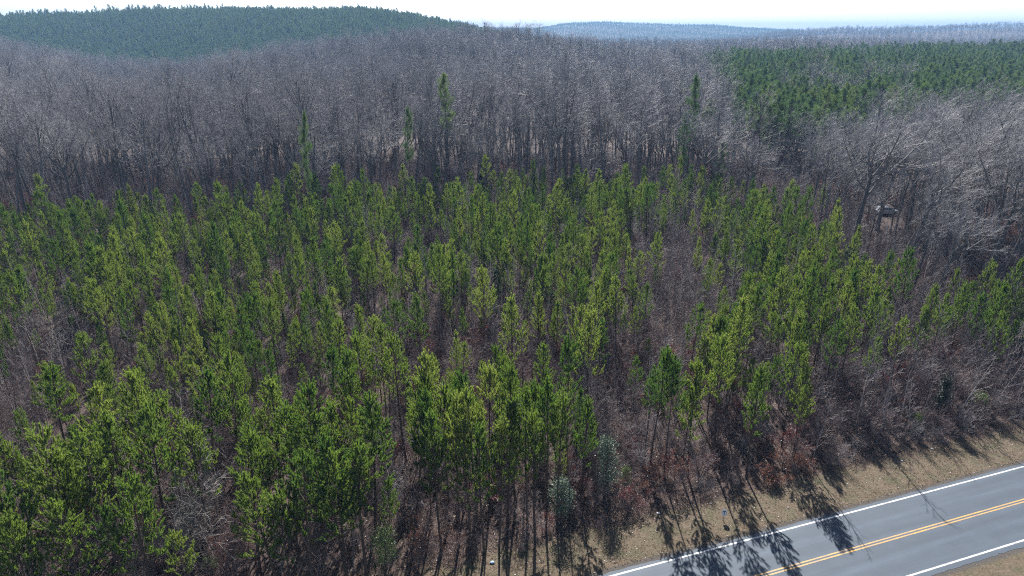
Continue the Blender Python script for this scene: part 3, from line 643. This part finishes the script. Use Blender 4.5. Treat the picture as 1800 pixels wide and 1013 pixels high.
PB = field(1.45, 22, 200, .95, rs, sb_prob)
scb = np.clip(rs.normal(.85, .22, len(PB)), .35, 1.5)*(1+.15*boost(PB, [(1640, 690, 240, 110, 1), (350, 860, 80, 130, 1)]))*(.55+.45*sstep(4, 9, road_q(PB[:, 0], PB[:, 1])))
populate(SB, ['rounded', 'tall', 'low dense', 'grey', 'low brown'], PB, scb, 'shrub', 'leafless brush under the pines',
         lambda lk, j, b, P, x, y: f'{lk} leafless twiggy shrub, {ordn(j)} from left, {ordn(b)} row back from the road',
         ('brush', 'purplish brown leafless brush filling the ground between the trees'), [s[1] for s in SBs], 300, None, .06, 10, 12)
# shrubs that keep their dead leaves
RU = []
for i, (sd, H, n, mt) in enumerate([(81, 1.8, 6, 'russet'), (82, 2.6, 6, 'russet'), (83, 2.2, 6, 'rust_red')]):
    a, e = shrub(sd, H, n, 28); r0 = np.random.default_rng(sd); k = 3; B = np.repeat(e, k, 0)+r0.normal(size=(len(e)*k, 3))*.07
    lv = leaf_quads(B, r0.uniform(.07, .13, len(B)), r0.uniform(.04, .07, len(B)), r0)
    RU.append(two('leafy_shrub', a, lv, M['twig'], M[mt], 'stems', 'leaves'))
def ru_prob(X, Y):
    q = road_q(X, Y); P = np.stack([X, Y, 0*X], 1)
    return ((q > 5.0) & (Y < back_edge(X, Y)+55))*np.clip(.12+.35*(wob(X, Y, 6, 4.4) > .35)+.10*(Y > back_edge(X, Y)+3)+.45*boost(P, [(830, 590, 200, 60, 1), (1150, 620, 130, 60, 1), (1600, 640, 150, 60, 1), (1240, 800, 250, 60, 1), (220, 630, 40, 30, 1)]), 0, 1)*mask_px(P, 1, [(1556, 385, 30, 24, 0)])
PR = field(2.3, 24, 180, .9, rs, ru_prob)
redspots = [(530, 690, 1.1), (500, 690, 1.0), (555, 696, 1.0), (1240, 296, 2.2), (1247, 280, 2.4), (1478, 298, 2.6), (1490, 320, 2.4), (40, 345, 2.0), (60, 350, 1.8), (990, 570, 1.0), (1650, 610, 1.3)]
RS = np.array([at(x, y, 2.0*s)*np.array([1, 1, 0]) for x, y, s in redspots]); RS[:, 2] = ground_z(RS[:, 0], RS[:, 1])
special = {i: dict(var=2) for i in range(len(RS))}
populate(RU, ['brown leaved', 'tall brown leaved', 'dark red leaved'], np.concatenate([RS, PR]), np.concatenate([[s for _, _, s in redspots], np.clip(rs.normal(.8, .25, len(PR)), .35, 1.5)]), 'shrub', 'shrubs holding dead leaves',
         lambda lk, j, b, P, x, y: f'{lk} shrub, {ordn(j)} from left, {ordn(b)} row back from the road',
         ('leafy_brush', 'shrubs holding dead brown leaves through the plantation'), [1.8, 2.6, 2.2], 200, special, .05, 12, 10)

# ---- single evergreens
def leafy(name, seed, H, W, n, leaf, mat, label, cat, loc, shape='oval', lw=.6, scale=1):
    r = np.random.default_rng(seed); T = [[0, 0, 0, 0, 0, H*.95, .05+.006*H, .01]]; C = []
    for k in range(60):
        t = r.random()**.8; z = H*(.1+.88*t); az = r.uniform(0, 6.28)
        Wz = W*((1-t)**.75 if shape == 'cone' else math.sin(math.pi*(.12+.83*t))**.6); L = Wz*r.uniform(.5, 1)
        e = np.array([math.cos(az)*L, math.sin(az)*L, z+L*.35]); T.append([0, 0, z, *e, .02, .006]); C.append(e); C.append(e*np.array([.55, .55, 1]))
    C = np.array(C); B = C[r.integers(0, len(C), n)]+r.normal(size=(n, 3))*np.array([.2, .2, .22])*(H/4)**.5
    a = tubes(T, 4); L = r.uniform(leaf*.7, leaf*1.2, n); lv = leaf_quads(B, L, L*lw, r)
    v = two(name, a, lv, M['pine_bark'], mat, 'trunk', 'crown'); place(v, loc, (0, 0, 0), (scale,)*3, label, cat)
def gp(x, y):
    p = at(x, y); p[2] = float(ground_z(p[0], p[1])); return p
leafy('evergreen_shrub', 91, 5.3, 1.0, 3600, .15, M['glossy_leaf'], 'silvery green glossy leaved evergreen shrub at the wood edge right of centre', 'shrub', gp(1063, 872), lw=.45)
leafy('evergreen_shrub', 92, 3.6, 1.0, 2400, .14, M['glossy_leaf'], 'dark glossy evergreen shrub left of the taller silvery one, in shade', 'shrub', gp(985, 915), lw=.45)
leafy('evergreen_shrub', 93, 3.2, 1.1, 2400, .12, M['green_leaf'], 'low bright green leafed shrub in shade at bottom, left of centre', 'shrub', gp(680, 1000), lw=.45)
leafy('cedar_tree', 94, 4.6, .75, 6500, .13, M['cedar'], 'dark nearly black cedar in the brush above the road at right', 'cedar tree', gp(1648, 738), 'cone', .35)
leafy('cedar_tree', 95, 7.5, 1.1, 5500, .2, M['cedar'], 'small dark cedar at the back edge of the young pines near the middle', 'cedar tree', gp(845, 362), 'cone', .4)
leafy('evergreen_shrub', 96, 1.8, 1.3, 1600, .12, M['green_leaf'], 'low green bush right of the dark cedar', 'shrub', gp(1718, 725), lw=.4)
leafy('evergreen_shrub', 97, 1.3, .8, 900, .11, M['green_leaf'], 'small green bush left of the dark cedar in brush shade', 'shrub', gp(1610, 752), lw=.4)
leafy('evergreen_shrub', 98, 1.3, .6, 700, .12, M['green_leaf'], 'tiny yellow green bush at the bottom under the bare grey shrub', 'shrub', gp(372, 1008), lw=.4)
leafy('evergreen_shrub', 99, 2.2, .5, 900, .11, M['green_leaf'], 'slim green bush right of the silvery evergreen shrub', 'shrub', gp(1098, 862), lw=.4)

# pale bare trees inside the plantation
def pale(name, spec, loc, label, rot=(0, 0, 0), s=1, mat='pale_bark'):
    a, e = shrub(*spec); v = variant(name, None, [('', new_mesh(name, a[0], a[1], M[mat]))]); place(v, loc, rot, (s, s, s), label, 'bare tree')
pale('bare_tree', (101, 7.0, 5, 10), gp(352, 985), 'tall pale grey bare tree with drooping limbs among the front left pines', s=1.15)
pale('bare_tree', (102, 5.0, 9, 22), gp(330, 1010), 'wide tangle of pale bare limbs at the bottom left', s=1.1)
pale('bare_tree', (103, 5.0, 5, 14), gp(108, 655), 'bleached dead tree top between left pines', s=1.2)
pale('bare_tree', (104, 4.4, 7, 26), gp(1470, 690), 'pale arching bare shrub beside the last roadside pine', mat='grey_twig', s=1.1)
pale('bare_tree', (105, 4.4, 9, 26), gp(1690, 680), 'rounded grey bare thicket right of the dark cedar', mat='grey_twig', s=1.1)
pale('bare_tree', (106, 4.0, 8, 20), gp(700, 880), 'brown grey bare thicket between front pines left of centre', mat='grey_twig', s=1.15)
pale('bare_tree', (107, 1.5, 4, 14), road_pt(17.5, -8.6, 0), 'bare twigs poking up on the near verge by the white line', mat='twig')
pale('bare_tree', (108, 1.6, 3, 12), road_pt(20.2, -9.3, 0), 'few bare twigs on the near verge, right of the others', mat='twig')

# ---- grass and fallen leaves
def verge():
    r = np.random.default_rng(77); n = 150000
    s = r.uniform(-45, 70, n); nearside = r.random(n) < .42
    q = np.where(nearside, r.uniform(-17, -7.2, n), .42+5.6*r.random(n)**1.1)
    X = P0[0]+s*RD[0]+q*RN[0]; Y = P0[1]+s*RD[1]+q*RN[1]
    cl = wob(X, Y, .35, 1)+.7*wob(X, Y, 1.1, 2); ok = (cl > -.35) & ((q > .45+.15*cl) | nearside); X, Y, q = X[ok], Y[ok], q[ok]; n = len(X)
    B = np.stack([X, Y, ground_z(X, Y)], 1); D = r.normal(size=(n, 3))*.75+UP*.8; L = r.uniform(.04, .13, n)*(1+.5*(q > 4.0)+1.0*(wob(X, Y, .9, 7) > .45))
    green = (wob(X, Y, 2.2, 5)+r.normal(size=n)*.35) > .78
    out = []
    for nm, k, mt, lb in (('dry_grass', ~green, M['dry'], 'dry tan grass on the road verges'), ('green_grass', green, M['grass'], 'patches of green grass in the road verges')):
        V, F = blades(B[k], D[k], L[k], r.uniform(.012, .022, k.sum()), r); o = new_obj(nm, new_mesh(nm, V, F, mt)); tag(o, lb, 'grass', kind='stuff')
M['dry'] = foliage_mat('dry_grass', [(0, (.12, .085, .050)), (.5, (.26, .195, .120)), (1, (.44, .36, .25))], (1.2, 1.1, .9), .3)
M['grass'] = foliage_mat('green_grass', [(0, (.05, .075, .02)), (1, (.13, .16, .05))], (1.4, 1.5, .8), .35)
M['fallen'] = foliage_mat('fallen_leaves', [(0, (.08, .04, .026)), (.45, (.18, .11, .075)), (.8, (.31, .22, .16)), (1, (.46, .37, .29))], (1.1, 1., .9), .2, 5)
verge()
def litter():
    r = np.random.default_rng(78); n = 190000
    s = r.uniform(-50, 80, n); q = .7+32*r.random(n)**1.6
    X = P0[0]+s*RD[0]+q*RN[0]; Y = P0[1]+s*RD[1]+q*RN[1]; ok = (q+1.6*wob(X, Y, 2.2, 3) > 4.6) | (r.random(n) < .22)
    X, Y = X[ok], Y[ok]; n = len(X); B = np.stack([X, Y, ground_z(X, Y)+r.uniform(.01, .07, n)], 1)
    L = r.uniform(.06, .13, n); V, F = leaf_quads(B, L, L*.65, r, 1.0)
    tag(new_obj('fallen_leaves', new_mesh('fallen_leaves', V, F, M['fallen'])), 'pale brown fallen leaves covering the wood edge floor', 'leaves', kind='stuff')
litter()

# ---- small things on the verge
sw, dk = plain('sign_white', (.72, .72, .72), .5, nscale=3), plain('sign_black', (.02, .02, .025), .5)
def marker(loc):
    e = bpy.data.objects.new('marker_sign', None); COL.objects.link(e); e.location = loc; e.rotation_euler = (R(-8), 0, R(-6))
    tag(e, 'small white marker sign with a dark T on the grass verge', 'sign')
    a = [(x, 0, z) for x, z in ((-.12, .42), (.12, .42), (.20, .55), (.20, .85), (.12, 1.0), (-.12, 1.0), (-.20, .85), (-.20, .55))]
    prisms('panel', [([(x, -.006, z) for x, _, z in a], [(x, .006, z) for x, _, z in a])], sw, e)
    bar = lambda x0, x1, z0, z1: ([(x0, -.011, z0), (x1, -.011, z0), (x1, -.011, z1), (x0, -.011, z1)], [(x0, -.008, z0), (x1, -.008, z0), (x1, -.008, z1), (x0, -.008, z1)])
    prisms('letter', [bar(-.025, .025, .56, .779), bar(-.10, .10, .78, .84)], dk, e)
    prisms('post', [([(-.02, .008, -.1), (.02, .008, -.1), (.02, .03, -.1), (-.02, .03, -.1)], [(-.02, .008, .97), (.02, .008, .97), (.02, .03, .97), (-.02, .03, .97)])], plain('post_steel', (.28, .29, .30), .5, .6), e)
marker(gp(1272, 916))
def crumple(name, loc, size, mat, label):
    r = np.random.default_rng(int(loc[0]*100) % 9999); n, m = 9, 6; V = []
    for i in range(m+1):
        th = math.pi*i/m
        for j in range(n):
            ph = 2*math.pi*j/n; k = size*(.6+.55*r.random()); V.append((k*math.sin(th)*math.cos(ph)*1.3, k*math.sin(th)*math.sin(ph), max(0, k*math.cos(th)*.55+size*.4)))
    F = np.array([[i*n+j, i*n+(j+1) % n, (i+1)*n+(j+1) % n, (i+1)*n+j] for i in range(m) for j in range(n)])
    o = new_obj(name, new_mesh(name, np.array(V), F, mat)); o.location = loc; tag(o, label, 'litter')
lw, lb = plain('litter_white', (.82, .82, .84), .4), plain('litter_blue', (.35, .50, .68), .35)
crumple('litter', gp(865, 990), .14, lb, 'crumpled pale blue plastic bag in the shade at the wood edge')
crumple('litter', gp(1157, 903), .11, lw, 'scrap of white rubbish left of the marker sign')
crumple('litter', gp(1638, 790), .10, lw, 'scrap of white rubbish under the brush at right')
crumple('litter', gp(1585, 811), .09, lw, 'small white scrap on grass left of the other at right')
crumple('litter', gp(920, 957), .06, lw, 'tiny white scrap among dark trunks right of the blue bag')
crumple('litter', gp(1250, 886), .07, lw, 'tiny white scrap just above the marker sign')
def flag(loc):
    e = bpy.data.objects.new('survey_flag', None); COL.objects.link(e); e.location = loc; tag(e, 'small red pink flag on a thin stake at the bottom left corner', 'flag')
    V, F = tubes([[0, 0, -.1, 0, 0, 1.35, .012, .010]], 6); new_obj('stake', new_mesh('stake', V, F, M['grey_twig']), e)
    V = np.array([(x, .02*math.sin(x*25), z+.05*x) for z in (.95, 1.3) for x in np.linspace(.012, .26, 8)]); i = np.arange(7)
    new_obj('flag', new_mesh('flag', V, np.stack([i, i+1, i+9, i+8], 1), plain('flag_red', (.75, .12, .12), .6)), e)
flag(np.array([*at(6, 1000, 6.5)[:2], 0]))

# ---- parked car in the clearing
def car():
    e = bpy.data.objects.new('parked_car', None); COL.objects.link(e); p = gp(1557, 378); e.location = p; e.rotation_euler = (0, 0, R(-8))
    tag(e, 'white parked car half hidden behind bare branches at the right', 'car')
    pw = plain('car_paint', (.46, .50, .55), .25, .1, .6, .03); gl = plain('car_glass', (.03, .045, .06), .08, 0, .8, .02); bl = plain('tyre_rubber', (.02, .02, .02), .85); mt = plain('rim_metal', (.5, .5, .52), .35, .9); li = plain('lamp_glass', (.75, .75, .72), .15); rl = plain('tail_red', (.45, .02, .02), .2)
    prof = [(-2.3, .42), (-2.35, .80), (-2.28, 1.02), (-1.55, 1.08), (-.55, 1.05), (.9, 1.02), (1.7, .96), (2.22, .84), (2.32, .62), (2.28, .40), (1.85, .30), (-1.85, .30)]
    prisms('body', [([(x, -.88, z) for x, z in prof], [(x, .88, z) for x, z in prof])], pw, e, .06)
    cab = [(-2.10, 1.03), (-1.75, 1.52), (-.9, 1.62), (.1, 1.60), (.55, 1.45), (1.10, 1.01)]
    wd = [.80, .66, .64, .64, .68, .80]
    prisms('roof', [([(x, -y, z) for (x, z), y in zip(cab, wd)], [(x, y, z) for (x, z), y in zip(cab, wd)])], pw, e, .03)
    for sgn in (-1, 1):
        for a, b, c, d in ((-1.78, -.98, -1.62, -.98), (-.90, .02, -.90, .02), (.10, .88, .10, .44)):
            y0, y1 = sgn*.79, sgn*.675
            prisms('window', [([(a, y0-.004, 1.12), (b, y0-.004, 1.12), (d, y1-.004, 1.48), (c, y1-.004, 1.48)], [(a, y0+.02*sgn, 1.12), (b, y0+.02*sgn, 1.12), (d, y1+.02*sgn, 1.48), (c, y1+.02*sgn, 1.48)])], gl, e)
    prisms('windscreen', [([(.66, -.62, 1.42), (.66, .62, 1.42), (1.04, .70, 1.10), (1.04, -.70, 1.10)], [(.70, -.62, 1.45), (.70, .62, 1.45), (1.08, .70, 1.12), (1.08, -.70, 1.12)])], gl, e)
    for x in (-1.42, 1.42):
        for y in (-.80, .80):
            an = [2*math.pi*k/20 for k in range(20)]
            t = prisms('wheel', [([(x+.33*math.cos(a), y-.11, .33+.33*math.sin(a)) for a in an], [(x+.33*math.cos(a), y+.11, .33+.33*math.sin(a)) for a in an])], bl, e)
            s = math.copysign(1, y); prisms('rim', [([(x+.2*math.cos(a), y+s*.10, .33+.2*math.sin(a)) for a in an], [(x+.2*math.cos(a), y+s*.125, .33+.2*math.sin(a)) for a in an])], mt, t)
    for y in (-.62, .62):
        bx = lambda x0, x1, z0, z1: ([(x0, y-.16, z0), (x1, y-.16, z0), (x1, y+.16, z0), (x0, y+.16, z0)], [(x0, y-.16, z1), (x1, y-.16, z1), (x1, y+.16, z1), (x0, y+.16, z1)])
        prisms('headlight', [bx(2.2, 2.34, .62, .76)], li, e); prisms('taillight', [bx(-2.38, -2.25, .78, .95)], rl, e)
car()

# ------------------------------------------------------------------ air
def haze():
    m = bpy.data.materials.new('haze'); m.use_nodes = True; t = m.node_tree; t.nodes.remove(t.nodes['Principled BSDF'])
    v = t.nodes.new('ShaderNodeVolumePrincipled'); v.inputs['Color'].default_value = (.36, .62, 1.0, 1); v.inputs['Density'].default_value = HAZE_D; v.inputs['Anisotropy'].default_value = 0
    t.links.new(v.outputs[0], t.nodes['Material Output'].inputs['Volume'])
    x, y0, y1, z0, z1 = 33000, -1000, 9100, -60, 160
    ring = lambda z: [(-x, y0, z), (x, y0, z), (x, y1, z), (-x, y1, z)]
    tag(prisms('haze', [(ring(z0), ring(z1))], m), 'thin blue haze over the valley', 'haze', kind='stuff')
HAZE_D = .00021
haze()
